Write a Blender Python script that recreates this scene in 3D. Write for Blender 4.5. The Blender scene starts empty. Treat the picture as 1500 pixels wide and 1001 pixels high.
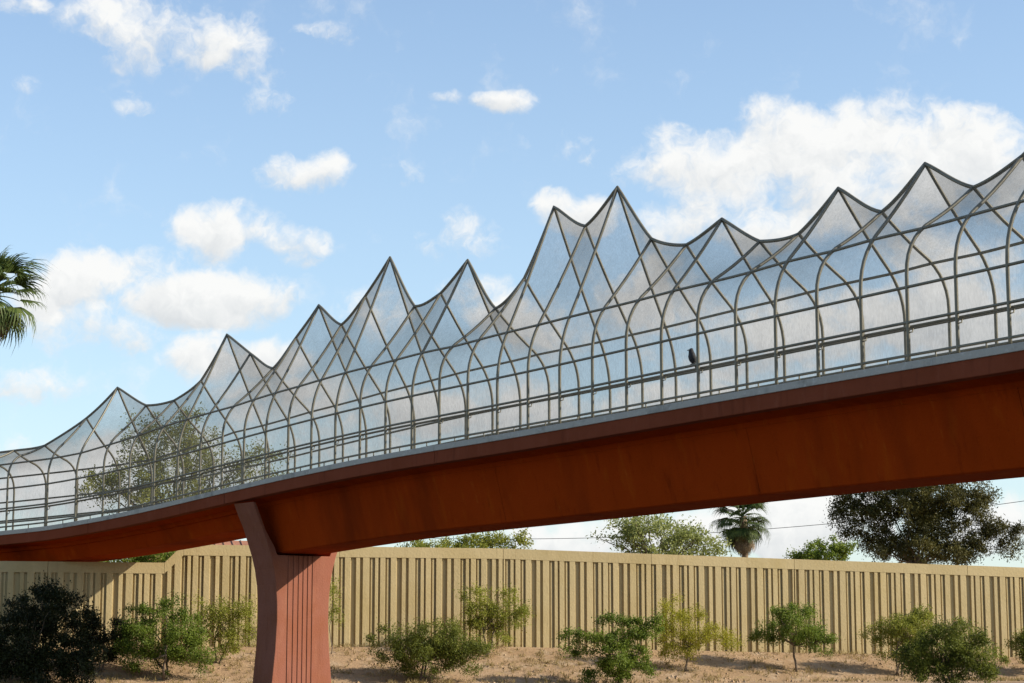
import bpy, bmesh, math, random
import numpy as np

R = math.radians
scene = bpy.context.scene
COL = scene.collection

# ---------------------------------------------------------------- camera
CAMZ = 1.7
cam_data = bpy.data.cameras.new('camera')
cam = bpy.data.objects.new('camera', cam_data); COL.objects.link(cam)
cam_data.sensor_width = 36.0; cam_data.lens = 72.0
cam_data.clip_end = 9000.0; cam_data.clip_start = 0.5
cam.location = (0, 0, CAMZ)
cam.rotation_euler = (R(90 + 8.52), 0, 0)
scene.camera = cam

# ---------------------------------------------------------------- sun, sky, exposure
SUN_EL, SUN_AZ = 28.0, 100.0            # azimuth clockwise from +Y (view direction): sun stands to the right
SKY_STRENGTH = 0.14
sun_dir = (math.cos(R(SUN_EL))*math.sin(R(SUN_AZ)), math.cos(R(SUN_EL))*math.cos(R(SUN_AZ)), math.sin(R(SUN_EL)))
sl = bpy.data.lights.new('sun', 'SUN'); sl.energy = 5.0; sl.angle = R(0.53); sl.color = (1.0, 0.92, 0.80)
sun = bpy.data.objects.new('sun', sl); COL.objects.link(sun)
from mathutils import Vector
sun.rotation_euler = Vector(sun_dir).to_track_quat('Z', 'Y').to_euler()
sun.location = (40, 40, 60)
scene.view_settings.view_transform = 'Standard'; scene.view_settings.look = 'None'
scene.view_settings.exposure = 0.6; scene.view_settings.gamma = 1.0
scene.view_settings.use_curve_mapping = False

world = bpy.data.worlds.new('World'); scene.world = world; world.use_nodes = True
wt = world.node_tree; wt.nodes.clear()
def wn(kind, **kw):
    n = wt.nodes.new(kind)
    for k, v in kw.items(): setattr(n, k, v)
    return n
def wmath(op, a, b=None, c=None, clamp=False):
    n = wn('ShaderNodeMath', operation=op, use_clamp=clamp)
    for i, v in enumerate((a, b, c)):
        if v is None: continue
        if isinstance(v, (int, float)): n.inputs[i].default_value = v
        else: wt.links.new(v, n.inputs[i])
    return n.outputs[0]
def wnoise(vec, scale, detail, rough=0.55, lac=2.0):
    n = wn('ShaderNodeTexNoise'); n.inputs['Scale'].default_value = scale
    n.inputs['Detail'].default_value = detail; n.inputs['Roughness'].default_value = rough
    n.inputs['Lacunarity'].default_value = lac
    wt.links.new(vec, n.inputs['Vector']); return n
sky = wn('ShaderNodeTexSky', sky_type='NISHITA', sun_disc=False)
sky.sun_elevation = R(SUN_EL); sky.sun_rotation = R(SUN_AZ)
sky.altitude = 300; sky.air_density = 1.0; sky.dust_density = 0.8; sky.ozone_density = 1.3
tc = wn('ShaderNodeTexCoord'); DIR = tc.outputs['Generated']
sep = wn('ShaderNodeSeparateXYZ'); wt.links.new(DIR, sep.inputs[0])
az = wmath('MULTIPLY', wmath('ARCTAN2', sep.outputs[0], sep.outputs[1]), 180/math.pi)
el = wmath('MULTIPLY', wmath('ARCSINE', sep.outputs[2]), 180/math.pi)
w1 = wnoise(DIR, 26, 3); sw = wn('ShaderNodeSeparateColor'); wt.links.new(w1.outputs['Color'], sw.inputs[0])
azw = wmath('ADD', az, wmath('MULTIPLY', wmath('SUBTRACT', sw.outputs[0], 0.5), 1.5))
elw = wmath('ADD', el, wmath('MULTIPLY', wmath('SUBTRACT', sw.outputs[1], 0.5), 1.1))
# cumulus banks: azimuth, elevation, half width, half height in degrees, thickness
CLOUDS = [(-10.74,16.87,1.80,1.04,0.58),(-8.82,16.87,1.70,0.76,0.62),(-7.16,16.29,1.14,0.61,0.54),(-5.32,16.90,0.85,0.42,0.54),(-10.39,14.76,0.85,0.42,0.57),(-7.14,15.07,0.95,0.47,0.45),(-13.62,15.33,0.57,0.28,0.38),(-14.16,17.30,1.14,0.47,0.51),(-8.12,11.43,1.33,0.73,1.21),(-6.58,11.24,1.04,0.65,0.97),(-8.65,9.66,2.08,0.66,1.27),(-10.92,10.07,1.52,0.76,1.02),(-7.23,9.60,0.95,0.76,1.08),(-12.58,9.45,1.42,1.23,1.19),(-11.44,8.55,1.52,0.53,0.77),(-5.84,13.08,1.17,0.57,1.02),(-5.27,13.33,0.66,0.45,1.02),(-3.42,13.18,0.95,0.42,0.44),(-0.29,15.28,1.12,0.33,0.85),(-1.87,15.46,0.53,0.23,0.64),(1.22,16.07,0.49,0.30,0.44),(-1.56,11.77,1.14,0.66,0.57),(-2.72,11.38,0.66,0.38,0.44),(1.27,12.40,0.61,0.42,0.90),(-0.97,10.06,1.23,0.47,0.96),(1.95,12.05,1.14,0.42,0.90),(-1.17,11.11,1.14,0.38,0.38),(4.88,13.44,1.61,0.95,0.92),(7.20,13.57,2.08,1.23,1.21),(10.08,13.56,2.27,1.36,1.22),(12.52,13.27,2.27,1.14,1.21),(14.36,12.89,2.08,1.14,1.14),(7.03,14.61,0.76,0.47,0.92),(10.11,14.68,0.85,0.53,0.97),(12.56,14.38,0.66,0.53,0.92),(9.28,12.19,3.03,0.95,1.03),(4.86,11.92,1.33,0.66,0.69),(2.54,13.76,0.85,0.47,0.51),(7.16,11.40,1.14,0.42,0.92),(13.65,13.58,1.14,0.76,1.03),(-6.91,8.09,1.14,0.57,1.22),(-8.43,7.97,1.14,0.66,1.08),(-13.05,7.20,0.95,0.57,0.53),(-14.15,7.16,0.57,0.42,0.77),(-12.96,4.23,2.65,0.85,1.22),(-9.48,5.03,2.46,0.95,0.92),(-5.75,6.78,2.27,0.76,0.92),(-6.11,5.83,1.70,0.57,0.77),(-2.50,6.43,2.27,0.76,1.16),(0.58,9.10,2.08,0.85,0.90),(3.87,9.85,2.08,0.95,0.77),(4.80,6.79,2.27,0.57,1.08),(1.54,6.62,1.70,0.53,0.92),(7.31,8.84,2.65,0.95,0.92),(12.38,8.90,3.03,1.14,1.08),(11.50,10.61,2.27,0.95,0.81),(7.39,3.36,2.08,0.95,1.53),(4.75,3.00,2.84,0.76,1.22),(1.90,3.20,2.27,0.57,1.08),(13.11,3.30,1.70,0.76,0.92),(10.74,3.52,1.70,0.95,0.77),(-3.67,9.09,1.70,0.76,0.38),(-1.34,5.10,3.79,0.76,0.77),(-5.60,5.60,2.40,0.80,0.72),(-0.80,6.90,2.60,0.80,0.72),(2.60,8.90,2.40,0.90,0.72),(7.00,8.20,3.00,1.00,0.72),(11.80,9.40,3.00,1.20,0.76),(-12.60,4.60,2.20,0.90,0.72),(4.60,6.50,2.60,0.60,0.65),(10.00,7.00,2.60,0.70,0.58)]
mask = None; num = None; den = None
for (a0, e0, ra, re_, s_) in CLOUDS:
    dx = wmath('DIVIDE', wmath('SUBTRACT', azw, a0), ra*1.5)
    dy = wmath('DIVIDE', wmath('SUBTRACT', elw, e0), re_*1.5)
    r2 = wmath('ADD', wmath('MULTIPLY', dx, dx), wmath('MULTIPLY', dy, dy))
    g = wmath('MULTIPLY', wmath('SUBTRACT', 1.0, r2, clamp=True), s_*.95)
    mask = g if mask is None else wmath('SMOOTH_MAX', mask, g, 0.2)
    num = wmath('MULTIPLY', g, dy) if num is None else wmath('MULTIPLY_ADD', g, dy, num)
    den = wmath('ADD', g, 0.05) if den is None else wmath('ADD', den, g)
height = wmath('DIVIDE', num, den)          # -1 cloud base .. +1 cloud top
# the same broken cumulus goes on round the rest of the sky
far_n = wnoise(DIR, 5.0, 2)
inside = wmath('MULTIPLY', wmath('SUBTRACT', 1.0, wmath('DIVIDE', wmath('ABSOLUTE', az), 22.0), clamp=True),
               wmath('SUBTRACT', 1.0, wmath('DIVIDE', wmath('ABSOLUTE', el), 24.0), clamp=True))
outside = wmath('SUBTRACT', 1.0, wmath('MULTIPLY', inside, 6.0, clamp=True))
gen = wmath('MULTIPLY', wmath('MULTIPLY', wmath('SUBTRACT', far_n.outputs[0], 0.53), 3.2, clamp=True), outside)
mask = wmath('MAXIMUM', mask, gen)
wv = wn('ShaderNodeVectorMath', operation='MULTIPLY_ADD'); wt.links.new(wnoise(DIR, 60, 3).outputs['Color'], wv.inputs[0])
wv.inputs[1].default_value = (.022, .022, .022); wt.links.new(DIR, wv.inputs[2]); DIRW = wv.outputs[0]
fb = wnoise(DIRW, 30, 9, 0.6)
tex = wmath('MULTIPLY', wmath('SUBTRACT', fb.outputs[0], 0.5), 2.9)
gate = wn('ShaderNodeMapRange', interpolation_type='SMOOTHSTEP'); wt.links.new(mask, gate.inputs['Value']); gate.inputs['From Max'].default_value = 0.30
raw = wmath('ADD', mask, wmath('MULTIPLY', tex, gate.outputs[0]))
dens_n = wn('ShaderNodeMapRange', interpolation_type='SMOOTHSTEP'); wt.links.new(raw, dens_n.inputs['Value'])
dens_n.inputs['From Min'].default_value = 0.22; dens_n.inputs['From Max'].default_value = 1.0
dens = dens_n.outputs[0]
# thin milky veil low in the sky
veil = wmath('MULTIPLY', wmath('SUBTRACT', 1.0, wmath('DIVIDE', wmath('ABSOLUTE', el), 22.0), clamp=True), 0.50)
# self-shading of the clouds: greyer where the cloud is thicker on the side towards the sun
shift = wn('ShaderNodeVectorMath', operation='ADD'); wt.links.new(DIRW, shift.inputs[0]); shift.inputs[1].default_value = (0.005, 0, 0.007)
fs = wnoise(shift.outputs[0], 30, 6, 0.6)
lit = wmath('ADD', wmath('MULTIPLY', wmath('SUBTRACT', fs.outputs[0], fb.outputs[0]), 2.0), wmath('MULTIPLY', height, -0.75))
thick = wn('ShaderNodeMapRange'); wt.links.new(wmath('ADD', lit, wmath('MULTIPLY', raw, 0.10)), thick.inputs['Value'])
thick.inputs['From Min'].default_value = -0.10; thick.inputs['From Max'].default_value = 0.65
cc = wn('ShaderNodeMix', data_type='RGBA'); wt.links.new(thick.outputs[0], cc.inputs[0])
cc.inputs[6].default_value = (4.6, 4.6, 4.52, 1); cc.inputs[7].default_value = (3.45, 3.57, 3.65, 1)
m0 = wn('ShaderNodeMix', data_type='RGBA'); wt.links.new(veil, m0.inputs[0])
wt.links.new(sky.outputs[0], m0.inputs[6]); m0.inputs[7].default_value = (2.55, 3.35, 3.95, 1)
m1 = wn('ShaderNodeMix', data_type='RGBA'); wt.links.new(wmath('MULTIPLY', dens, 0.97), m1.inputs[0])
wt.links.new(m0.outputs[2], m1.inputs[6]); wt.links.new(cc.outputs[2], m1.inputs[7])
bg = wn('ShaderNodeBackground'); bg.inputs['Strength'].default_value = SKY_STRENGTH
wt.links.new(m1.outputs[2], bg.inputs['Color'])
wo = wn('ShaderNodeOutputWorld'); wt.links.new(bg.outputs[0], wo.inputs[0])

scene.render.engine = 'CYCLES'
scene.cycles.transparent_max_bounces = 24
scene.cycles.max_bounces = 6

# ---------------------------------------------------------------- helpers
F_PX, PITCH = 3000.0, R(8.52)
CP, SP = math.cos(PITCH), math.sin(PITCH)
def at(x, y, Y):
    """measured photo position (1500 px wide) at world depth Y -> world point"""
    r = (x-750)/F_PX; u = (500.5-y)/F_PX
    k = Y/(CP-u*SP)
    return Vector((r*k, Y, CAMZ+(SP+u*CP)*k))

class MB:
    def __init__(s): s.v = []; s.f = []
    def box(s, p0, p1):
        x0, y0, z0 = p0; x1, y1, z1 = p1; b = len(s.v)
        s.v += [(x0,y0,z0),(x1,y0,z0),(x1,y1,z0),(x0,y1,z0),(x0,y0,z1),(x1,y0,z1),(x1,y1,z1),(x0,y1,z1)]
        s.f += [tuple(b+i for i in q) for q in ((0,3,2,1),(4,5,6,7),(0,1,5,4),(1,2,6,5),(2,3,7,6),(3,0,4,7))]
    def tube(s, pts, rad, n=8, cap=True, up=None):
        pts = [Vector(p) for p in pts]; m = len(pts)
        rads = rad if isinstance(rad, (list, tuple)) else [rad]*m
        b = len(s.v); prev = None
        for i, p in enumerate(pts):
            t = (pts[min(i+1, m-1)]-pts[max(i-1, 0)]).normalized()
            if prev is None:
                a = Vector((0,0,1)) if abs(t.z) < .9 else Vector((1,0,0))
                prev = t.cross(a).normalized()
            e1 = (prev-t*prev.dot(t)).normalized(); e2 = t.cross(e1); prev = e1
            for k in range(n):
                a = 2*math.pi*k/n
                s.v.append(tuple(p+(e1*math.cos(a)+e2*math.sin(a))*rads[i]))
        for i in range(m-1):
            for k in range(n):
                k2 = (k+1) % n
                s.f.append((b+i*n+k, b+i*n+k2, b+(i+1)*n+k2, b+(i+1)*n+k))
        if cap:
            s.f.append(tuple(b+k for k in range(n))[::-1]); s.f.append(tuple(b+(m-1)*n+k for k in range(n)))
    def loft(s, rings, closed=True, caps=True):
        b = len(s.v); n = len(rings[0])
        for r_ in rings: s.v += [tuple(p) for p in r_]
        rng = n if closed else n-1
        for i in range(len(rings)-1):
            for k in range(rng):
                k2 = (k+1) % n
                s.f.append((b+i*n+k, b+i*n+k2, b+(i+1)*n+k2, b+(i+1)*n+k))
        if caps and closed:
            s.f.append(tuple(b+k for k in range(n))[::-1]); s.f.append(tuple(b+(len(rings)-1)*n+k for k in range(n)))
    def mesh(s, name, material, smooth=False, fix=True):
        me = bpy.data.meshes.new(name); me.from_pydata(s.v, [], s.f)
        if fix:
            bm = bmesh.new(); bm.from_mesh(me); bmesh.ops.recalc_face_normals(bm, faces=bm.faces); bm.to_mesh(me); bm.free()
        if material: me.materials.append(material)
        if smooth: me.polygons.foreach_set('use_smooth', [True]*len(me.polygons))
        me.update(); return me
    def build(s, name, material, parent=None, smooth=False, fix=True):
        return link(name, s.mesh(name, material, smooth, fix), parent)
def link(name, me, parent=None):
    o = bpy.data.objects.new(name, me); COL.objects.link(o)
    if parent is not None:
        o.parent = parent
        # parts are modelled in world space: keep them where they stand under a moved empty
        if parent.get('_shift'):
            o.location = tuple(-c for c in parent['_shift'])
    return o
def tag(o, label=None, cat=None, group=None, kind=None):
    if label: o['label'] = label
    if cat: o['category'] = cat
    if group: o['group'] = group
    if kind: o['kind'] = kind
    return o
def empty(name, loc=(0,0,0), rz=0):
    o = bpy.data.objects.new(name, None); COL.objects.link(o)
    o.location = loc; o.rotation_euler = (0,0,rz); o.empty_display_size = .5
    return o

# ---------------------------------------------------------------- materials
def mat(name, base, rough=.7, noise=(), bump=0, bscale=20, metallic=0, spec=.3, vary=0):
    """base colour broken up by layers (scale, detail, colour, low, high, stretch)"""
    m = bpy.data.materials.new(name); m.use_nodes = True; t = m.node_tree
    p = t.nodes['Principled BSDF']; p.inputs['Roughness'].default_value = rough; p.inputs['Metallic'].default_value = metallic
    p.inputs['Specular IOR Level'].default_value = spec
    tcn = t.nodes.new('ShaderNodeTexCoord')
    col = t.nodes.new('ShaderNodeRGB'); col.outputs[0].default_value = (*base, 1); cur = col.outputs[0]
    for (sc_, det, c2, lo, hi, st) in noise:
        mp = t.nodes.new('ShaderNodeMapping'); mp.inputs['Scale'].default_value = st
        t.links.new(tcn.outputs['Object'], mp.inputs[0])
        nz = t.nodes.new('ShaderNodeTexNoise'); nz.inputs['Scale'].default_value = sc_; nz.inputs['Detail'].default_value = det
        nz.inputs['Roughness'].default_value = .65; t.links.new(mp.outputs[0], nz.inputs['Vector'])
        mr = t.nodes.new('ShaderNodeMapRange'); mr.inputs['From Min'].default_value = lo; mr.inputs['From Max'].default_value = hi
        t.links.new(nz.outputs[0], mr.inputs['Value'])
        mx = t.nodes.new('ShaderNodeMix'); mx.data_type = 'RGBA'; t.links.new(mr.outputs[0], mx.inputs[0])
        t.links.new(cur, mx.inputs[6]); mx.inputs[7].default_value = (*c2, 1); cur = mx.outputs[2]
    if vary:
        oi = t.nodes.new('ShaderNodeObjectInfo'); vr = t.nodes.new('ShaderNodeMapRange'); t.links.new(oi.outputs['Random'], vr.inputs['Value'])
        vr.inputs['To Min'].default_value = 1-vary; vr.inputs['To Max'].default_value = 1+vary
        hv = t.nodes.new('ShaderNodeHueSaturation'); t.links.new(vr.outputs[0], hv.inputs['Value']); t.links.new(cur, hv.inputs['Color']); cur = hv.outputs[0]
    t.links.new(cur, p.inputs['Base Color'])
    if bump:
        nb = t.nodes.new('ShaderNodeTexNoise'); nb.inputs['Scale'].default_value = bscale; nb.inputs['Detail'].default_value = 6
        t.links.new(tcn.outputs['Object'], nb.inputs['Vector'])
        bp = t.nodes.new('ShaderNodeBump'); bp.inputs['Strength'].default_value = bump; bp.inputs['Distance'].default_value = .05
        t.links.new(nb.outputs[0], bp.inputs['Height']); t.links.new(bp.outputs[0], p.inputs['Normal'])
    return m
ONE = (1,1,1)
M = {}
M['red'] = mat('rust_red_painted_concrete', (.32,.039,.003), .9, [(.5,6,(.28,.034,.002),.45,.75,ONE),(1.2,6,(.37,.062,.004),.55,.8,(1,1,.25)),(9,5,(.165,.024,.003),.6,.85,ONE),(.25,4,(.17,.022,.003),.5,.72,(1,1,.2)),(2.6,6,(.17,.02,.002),.58,.82,(1,1,.10)),(3.1,5,(.40,.085,.012),.64,.84,(1,1,.14))], .25, 14, spec=.02)
M['fascia'] = mat('weathered_red_edge_beam', (.205,.054,.026), .9, [(.5,6,(.17,.042,.018),.45,.75,ONE),(1.6,6,(.23,.07,.038),.55,.8,(1,1,.3)),(3,6,(.12,.032,.016),.58,.8,(1,1,.12))], .25, 14, spec=.03)
M['redlight'] = mat('sunlit_red_concrete', (.235,.092,.058), .85, [(2.4,6,(.16,.06,.035),.55,.78,(1,1,.10)),(.6,6,(.215,.076,.038),.45,.75,ONE),(3,6,(.27,.115,.068),.55,.8,(1,1,.2)),(9,5,(.18,.062,.03),.62,.85,ONE)], .25, 14, spec=.02)  # same paint as the girder, colour made paler for the sunlit pier face
M['curb'] = mat('grey_concrete', (.40,.375,.32), .85, [(1.1,7,(.22,.21,.18),.54,.74,ONE),(6,5,(.55,.54,.49),.55,.8,ONE)], .3, 18, spec=.15)
M['deck'] = mat('deck_concrete', (.33,.32,.30), .9, [(1.2,6,(.26,.25,.24),.45,.7,ONE)], .2, 20)
M['tube'] = mat('weathered_galvanised_steel', (.175,.16,.115), .5, [(1.5,5,(.125,.11,.072),.45,.7,ONE),(12,4,(.22,.205,.155),.55,.8,ONE)], .05, 30, metallic=.25, spec=.4)
M['wall'] = mat('tan_precast_concrete', (.405,.32,.168), .9, [(.35,6,(.37,.285,.135),.45,.7,ONE),(1.6,6,(.45,.355,.19),.5,.8,(1,1,.3)),(5,5,(.31,.235,.105),.60,.82,ONE),(2.2,5,(.30,.225,.11),.60,.8,(1.5,1.5,.12))], .3, 9, spec=.1, vary=.06)
M['asphalt'] = mat('asphalt', (.05,.05,.052), .9, [(.3,6,(.065,.063,.06),.45,.7,ONE)], .3, 40)
M['paint'] = mat('lane_paint', (.75,.75,.72), .7, [(3,5,(.55,.55,.52),.55,.8,ONE)])
M['bark'] = mat('grey_brown_bark', (.13,.095,.065), .9, [(4,5,(.20,.155,.11),.5,.75,(1,1,.3))], .6, 12)
M['palmbark'] = mat('palm_bark', (.20,.145,.09), .95, [(5,5,(.12,.085,.05),.45,.7,(1,1,3))], .8, 10)
M['rooftile'] = mat('clay_roof_tiles', (.33,.15,.085), .85, [(1.5,5,(.25,.11,.065),.45,.7,ONE)], .3, 12)
M['stucco'] = mat('pale_stucco', (.55,.47,.36), .9, [(1,5,(.5,.42,.32),.45,.7,ONE)], .3, 20)
M['glass'] = mat('window_glass', (.03,.04,.05), .08, [], spec=.6)
M['wire'] = mat('black_cable', (.03,.03,.03), .6)
M['wood'] = mat('utility_pole_wood', (.16,.11,.075), .9, [(2,5,(.10,.07,.05),.45,.7,(1,1,.1))], .4, 14)
M['bird'] = mat('dark_feathers', (.028,.027,.028), .7, [(25,4,(.055,.05,.046),.5,.75,(1,1,.5))], .3, 60)
M['beak'] = mat('beak_horn', (.05,.045,.04), .4)
M['joint'] = mat('joint_sealant', (.16,.05,.03), .9)

# ground: decomposed granite with dry straw patches
gm = mat('granite_gravel_slope', (.32,.213,.122), 1.0,
         [(.16,5,(.25,.165,.09),.42,.66,ONE),(.9,7,(.37,.275,.18),.5,.72,ONE),(3.5,6,(.17,.11,.06),.56,.74,ONE),(.5,6,(.27,.205,.08),.60,.76,ONE),(14,4,(.15,.10,.06),.60,.74,ONE),(22,3,(.45,.36,.26),.64,.76,ONE)], .9, 7, spec=.05)
M['ground'] = gm

def leaf_mat(name, c1, c2, trans=.45, rough=.6):
    m = bpy.data.materials.new(name); m.use_nodes = True; t = m.node_tree; t.nodes.clear()
    at_ = t.nodes.new('ShaderNodeAttribute'); at_.attribute_name = 'tint'
    mx = t.nodes.new('ShaderNodeMix'); mx.data_type = 'RGBA'; t.links.new(at_.outputs['Fac'], mx.inputs[0])
    mx.inputs[6].default_value = (*c1, 1); mx.inputs[7].default_value = (*c2, 1)
    d = t.nodes.new('ShaderNodeBsdfPrincipled'); d.inputs['Roughness'].default_value = rough; d.inputs['Specular IOR Level'].default_value = .25
    tr = t.nodes.new('ShaderNodeBsdfTranslucent'); ms = t.nodes.new('ShaderNodeMixShader'); ms.inputs[0].default_value = trans
    t.links.new(mx.outputs[2], d.inputs['Base Color']); t.links.new(mx.outputs[2], tr.inputs['Color'])
    t.links.new(d.outputs[0], ms.inputs[1]); t.links.new(tr.outputs[0], ms.inputs[2])
    o = t.nodes.new('ShaderNodeOutputMaterial'); t.links.new(ms.outputs[0], o.inputs[0])
    return m
M['leaf_olive'] = leaf_mat('olive_leaves', (.052,.07,.009), (.205,.22,.032))
M['leaf_green'] = leaf_mat('fresh_green_leaves', (.05,.09,.010), (.21,.265,.034))
M['leaf_yellow'] = leaf_mat('yellow_green_leaves', (.20,.20,.014), (.40,.37,.035), .45)
M['leaf_lime'] = leaf_mat('light_green_leaves', (.11,.135,.014), (.31,.31,.045), .4)
M['leaf_pine'] = leaf_mat('dark_pine_needles', (.016,.02,.005), (.12,.105,.02), .2)
M['leaf_shaded'] = leaf_mat('shaded_leaves', (.008,.011,.002), (.03,.034,.006), .2)  # near black: the bridge shadow is put into the leaf colour
M['leaf_pale'] = leaf_mat('pale_mesquite_leaves', (.17,.20,.05), (.34,.36,.12), .5)
M['leaf_willow'] = leaf_mat('willow_leaves', (.14,.155,.018), (.30,.30,.045), .5)
M['leaf_palm'] = leaf_mat('palm_leaves', (.035,.06,.012), (.10,.13,.03), .25)
M['leaf_dead'] = leaf_mat('dead_palm_leaves', (.12,.085,.045), (.25,.18,.10), .2)
M['straw'] = leaf_mat('dry_grass_blades', (.20,.145,.05), (.33,.25,.10), .3)

# woven wire screen: mostly open, denser when the weave is seen slantwise
sm = bpy.data.materials.new('woven_wire_screen'); sm.use_nodes = True; t = sm.node_tree; t.nodes.clear()
lw = t.nodes.new('ShaderNodeLayerWeight'); lw.inputs['Blend'].default_value = .5
tcn = t.nodes.new('ShaderNodeTexCoord'); mp = t.nodes.new('ShaderNodeMapping'); mp.inputs['Scale'].default_value = (1,1,.22)
t.links.new(tcn.outputs['Object'], mp.inputs[0])
nz = t.nodes.new('ShaderNodeTexNoise'); nz.inputs['Scale'].default_value = 2.6; nz.inputs['Detail'].default_value = 6; t.links.new(mp.outputs[0], nz.inputs['Vector'])
mr = t.nodes.new('ShaderNodeMapRange'); t.links.new(lw.outputs['Facing'], mr.inputs['Value'])
mr.inputs['From Min'].default_value = .15; mr.inputs['From Max'].default_value = 1.0; mr.inputs['To Min'].default_value = .115; mr.inputs['To Max'].default_value = .62
ad = t.nodes.new('ShaderNodeMath'); ad.operation = 'MULTIPLY_ADD'; t.links.new(nz.outputs[0], ad.inputs[0]); ad.inputs[1].default_value = .14; ad.inputs[2].default_value = -.07
a2 = t.nodes.new('ShaderNodeMath'); a2.operation = 'ADD'; a2.use_clamp = True; t.links.new(mr.outputs[0], a2.inputs[1])
mp2 = t.nodes.new('ShaderNodeMapping'); mp2.inputs['Rotation'].default_value = (.5, .7, .3); mp2.inputs['Scale'].default_value = (1, 1, .35); t.links.new(tcn.outputs['Object'], mp2.inputs[0])
nz2 = t.nodes.new('ShaderNodeTexNoise'); nz2.inputs['Scale'].default_value = 17; nz2.inputs['Detail'].default_value = 3; t.links.new(mp2.outputs[0], nz2.inputs['Vector'])
ad2 = t.nodes.new('ShaderNodeMath'); ad2.operation = 'MULTIPLY_ADD'; t.links.new(nz2.outputs[0], ad2.inputs[0]); ad2.inputs[1].default_value = .26; ad2.inputs[2].default_value = -.13
ad3 = t.nodes.new('ShaderNodeMath'); ad3.operation = 'ADD'; t.links.new(ad.outputs[0], ad3.inputs[0]); t.links.new(ad2.outputs[0], ad3.inputs[1]); t.links.new(ad3.outputs[0], a2.inputs[0])
df = t.nodes.new('ShaderNodeBsdfDiffuse'); df.inputs['Color'].default_value = (.12,.12,.105,1)
tl = t.nodes.new('ShaderNodeBsdfTranslucent'); tl.inputs['Color'].default_value = (.10,.10,.088,1)
mxa = t.nodes.new('ShaderNodeMixShader'); mxa.inputs[0].default_value = .4; t.links.new(df.outputs[0], mxa.inputs[1]); t.links.new(tl.outputs[0], mxa.inputs[2])
tp = t.nodes.new('ShaderNodeBsdfTransparent'); mxs = t.nodes.new('ShaderNodeMixShader')
t.links.new(a2.outputs[0], mxs.inputs[0]); t.links.new(tp.outputs[0], mxs.inputs[1]); t.links.new(mxa.outputs[0], mxs.inputs[2])
om = t.nodes.new('ShaderNodeOutputMaterial'); t.links.new(mxs.outputs[0], om.inputs[0])
M['screen'] = sm

# ---------------------------------------------------------------- noise wall line and terrain
W0 = Vector((-18.15, 105.5, 0)); WD = Vector((.9686, .2487, 0)); WN = Vector((.2487, -.9686, 0))
def wall_s(px):
    k = (px-750)/F_PX*.9925
    return (k*W0.y-W0.x)/(WD.x-k*WD.y)
S_J1, S_J2 = wall_s(736), wall_s(1163)
def wall_drop(s): return -.0235*max(0, s-S_J1)
def wall_top(s):
    t_ = CAMZ+5.28+wall_drop(s)
    a, b = wall_s(239), wall_s(267)
    if s < b: t_ -= .94*min(1, (b-s)/(b-a))
    return t_
def wall_base(s): return CAMZ+.10+max(-1.2, min(0, -.0195*(s-S_J1)))
rng = np.random.default_rng(5)
_nw = [(rng.uniform(.1,.9), rng.uniform(0,6.28), rng.uniform(-1,1), rng.uniform(-1,1)) for _ in range(14)]
def hum(x, y): return sum(math.sin((x*a+y*b)*k*1.3+p) for k, p, a, b in _nw)/14
def ground_z(x, y):
    q = Vector((x, y, 0))-W0; s = q.dot(WD); d = q.dot(WN)
    b = wall_base(s)
    if d <= .6: return b-.02+(min(.0, .0) if d > -6 else min(.25, (-d-6)*.03))
    top = b-.02; z = top-.27*(d-.6)
    k = .35; z = max(z, -.05*math.exp(-((z)/.5)**2)) if z > 0 else 0.0
    if z > .05: z += .13*hum(x*1.1, y*1.1)*min(1, z)*min(1, (d-.6)/1.5)
    return max(z, 0.0)

def make_ground():
    # fine cells on the planted slope, coarse ones out to the horizon
    def axis(parts):
        out = []
        for a, b, n in parts: out += list(np.linspace(a, b, n, endpoint=False))
        out.append(parts[-1][1]); return out
    ss = axis([(-4000,-400,6),(-400,-60,12),(-60,-24,18),(-24,58,205),(58,120,20),(120,500,10),(500,4000,6)])
    dd = axis([(-5000,-500,5),(-500,-60,10),(-60,-6,12),(-6,0,6),(0,10,42),(10,14,6),(14,120,24),(120,800,8),(800,4000,4)])
    mb = MB(); nd = len(dd)
    for s in ss:
        for d in dd:
            p = W0+WD*s+WN*d
            mb.v.append((p.x, p.y, ground_z(p.x, p.y)))
    for i in range(len(ss)-1):
        for j in range(nd-1):
            a = i*nd+j; mb.f.append((a, a+1, a+nd+1, a+nd))
    return tag(mb.build('ground', M['ground'], smooth=True), kind='structure')
make_ground()
# freeway in front of the slope
def strip(name, d0, d1, s0, s1, z, m, parent=None):
    mb = MB()
    mb.v = [tuple(W0+WD*s+WN*d+Vector((0,0,z))) for s, d in ((s0,d0),(s1,d0),(s1,d1),(s0,d1))]; mb.f = [(0,1,2,3)]
    o = mb.build(name, m, parent)
    if o.data.polygons[0].normal.z < 0: o.data.flip_normals()
    return o
road = tag(strip('road', 13, 96, -600, 600, .004, M['asphalt']), kind='structure')
for d in (17, 51, 57, 92): strip('edge_line', d, d+.15, -600, 600, .008, M['paint'], road)
for k in range(34):
    for d in (20.7, 24.4, 28.1): strip('lane_line', d, d+.12, -120+k*9, -117+k*9, .008, M['paint'], road)

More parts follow.
